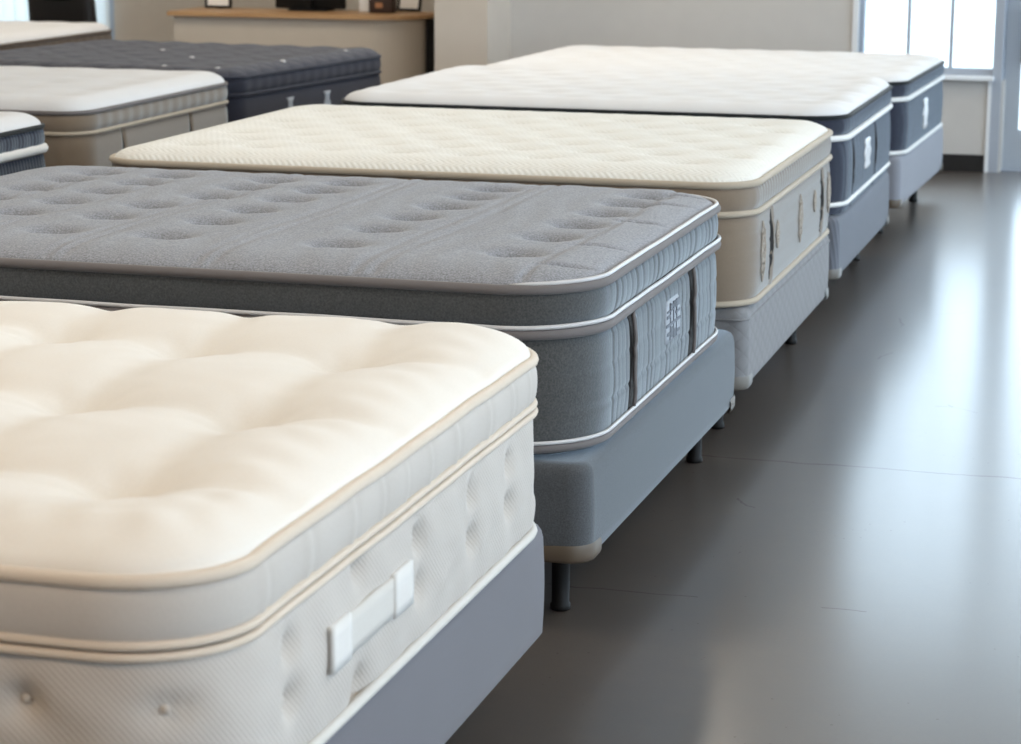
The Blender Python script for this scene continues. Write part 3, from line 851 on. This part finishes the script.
MB().box(-.07, .07, -.045, .045, 0, .10, .004).build('body', M['brownbox'], bb)
MB().box(-.074, .074, -.049, .049, .10, .135, .004).build('lid', M['brownbox'], bb)
MB().box(-.03, .015, -.0475, -.045, .03, .06).build('tag', M['tan'], bb, False)

# black office chair before the left window
ch = empty('office_chair', (-5.20, 12.75, 0), R(6))
tag(ch, 'black padded office chair seen from behind the white brown-sided mattress', 'chair')
MB().sweep(.46, .46, .08, [(.03, .44), (.006, .45), (0, .47), (.004, .51), (.04, .53)], .23, -.23, 8).build('seat', M['black_leather'], ch)
mb = MB().sweep(.40, .62, .07, [(.03, -.05), (.006, -.04), (0, -.02), (0, .02), (.008, .04), (.04, .05)], .20, .0, 8)
mb.V = [(x*(1.0-.06*(y/.62)**3), -.20 - z - .10*(y/.62), .56 + y) for (x, y, z) in mb.V]
mb.F = [tuple(reversed(f)) for f in mb.F]
br = mb.build('backrest', M['black_leather'], ch)
mb = MB().sweep(.20, .12, .03, [(.02, -.01), (0, 0), (.004, .012), (.02, .018)], .10, .0, 6)
mb.V = [(x, -.255 - z - .10*((y+.26)/.62), .82 + y) for (x, y, z) in mb.V]; mb.F = [tuple(reversed(f)) for f in mb.F]
mb.build('back_cushion', M['black'], br)
MB().box(-.03, .03, -.24, -.0, .425, .45).box(-.03, .03, -.30, -.25, .43, .62).build('back_bracket', M['black'], ch, False)
MB().lathe((0, 0, 0), [(.03, .09), (.03, .25), (.02, .26), (.02, .44)], 14).build('stem', M['steel'], ch)
for k in range(5):
    A = math.radians(72*k+18)
    lg = MB().tube([(0, 0, .10), (.15*math.cos(A), .15*math.sin(A), .09), (.28*math.cos(A), .28*math.sin(A), .065)], [.022, .018, .014], 8).build('leg', M['black'], ch)
    c = Vector((.28*math.cos(A), .28*math.sin(A), .027))
    mb = MB().lathe((0, 0, -.02), [(.02, 0), (.027, .004), (.027, .036), (.02, .04)], 14)
    Q = Matrix.Rotation(A, 4, 'Z') @ Matrix.Rotation(math.radians(90), 4, 'X')
    mb.V = [tuple(c + Q @ Vector(v)) for v in mb.V]
    mb.build('caster', M['black'], lg)

# ------------------------------------------------------------------ light
def area(name, loc, rot, sx, sy, power, color):
    d = bpy.data.lights.new(name, 'AREA'); d.shape = 'RECTANGLE'; d.size = sx; d.size_y = sy; d.energy = power; d.color = color
    o = bpy.data.objects.new(name, d); o.location = loc; o.rotation_euler = rot
    return link(o)
# daylight through the shop-front openings on the right
for yy, pw in ((.75, 8), (3.75, 24), (6.75, 26), (9.75, 20)):
    area('daylight', (XR-.03, yy+.1, 1.5), (0, R(90), 0), 1.8, 2.3, pw, (.62, .80, 1.0))
# unseen ceiling lamps; the warm front row is added fill for near sides
for xx in (-6.0, -1.6, 2.2):
    for yy, pw, cc in ((.2, 38, (1.0, .74, .50)), (3.6, 24, (1.0, .93, .83)), (6.6, 20, (1.0, .93, .83)), (9.6, 20, (1.0, .93, .83))):
        area('ceiling_and_fill_light', (xx, yy, CZ-.03), (0, 0, 0), 1.2, 1.2, pw, cc)
for xx in (-6.6, -3.9, -1.4):  # extra unseen lamps added to brighten the back wall and desk
    area('ceiling_and_fill_light', (xx, 11.3, CZ-.03), (0, 0, 0), .8, .8, 22, (1.0, .88, .72))
w = bpy.data.worlds.new('World'); bpy.context.scene.world = w; w.use_nodes = True
bg = w.node_tree.nodes['Background']; bg.inputs[0].default_value = (.69, .85, 1.0, 1); bg.inputs[1].default_value = 4.4

# ------------------------------------------------------------------ camera
f, pi_, ya, ro, cx, H = 2337.0, R(11.777), R(15.757), R(.303), 1.0813, 1.4879
fw = Vector((-math.sin(ya)*math.cos(pi_), math.cos(ya)*math.cos(pi_), -math.sin(pi_)))
rt = Vector((math.cos(ya), math.sin(ya), 0)); up = rt.cross(fw)
r2 = rt*math.cos(ro) + up*math.sin(ro); u2 = -rt*math.sin(ro) + up*math.cos(ro)
cd = bpy.data.cameras.new('camera'); cd.sensor_width = 36; cd.lens = f*36/1021
cam = link(bpy.data.objects.new('camera', cd))
Mx = Matrix((r2, u2, -fw)).transposed().to_4x4(); Mx.translation = (cx, 0, H)
cam.matrix_world = Mx
cd.dof.use_dof = True; cd.dof.focus_distance = 4.9; cd.dof.aperture_fstop = 7.0
cd.clip_start = .05
bpy.context.scene.camera = cam
sc = bpy.context.scene
sc.view_settings.view_transform = 'Standard'
sc.view_settings.exposure = 0.24
sc.cycles.use_denoising = True
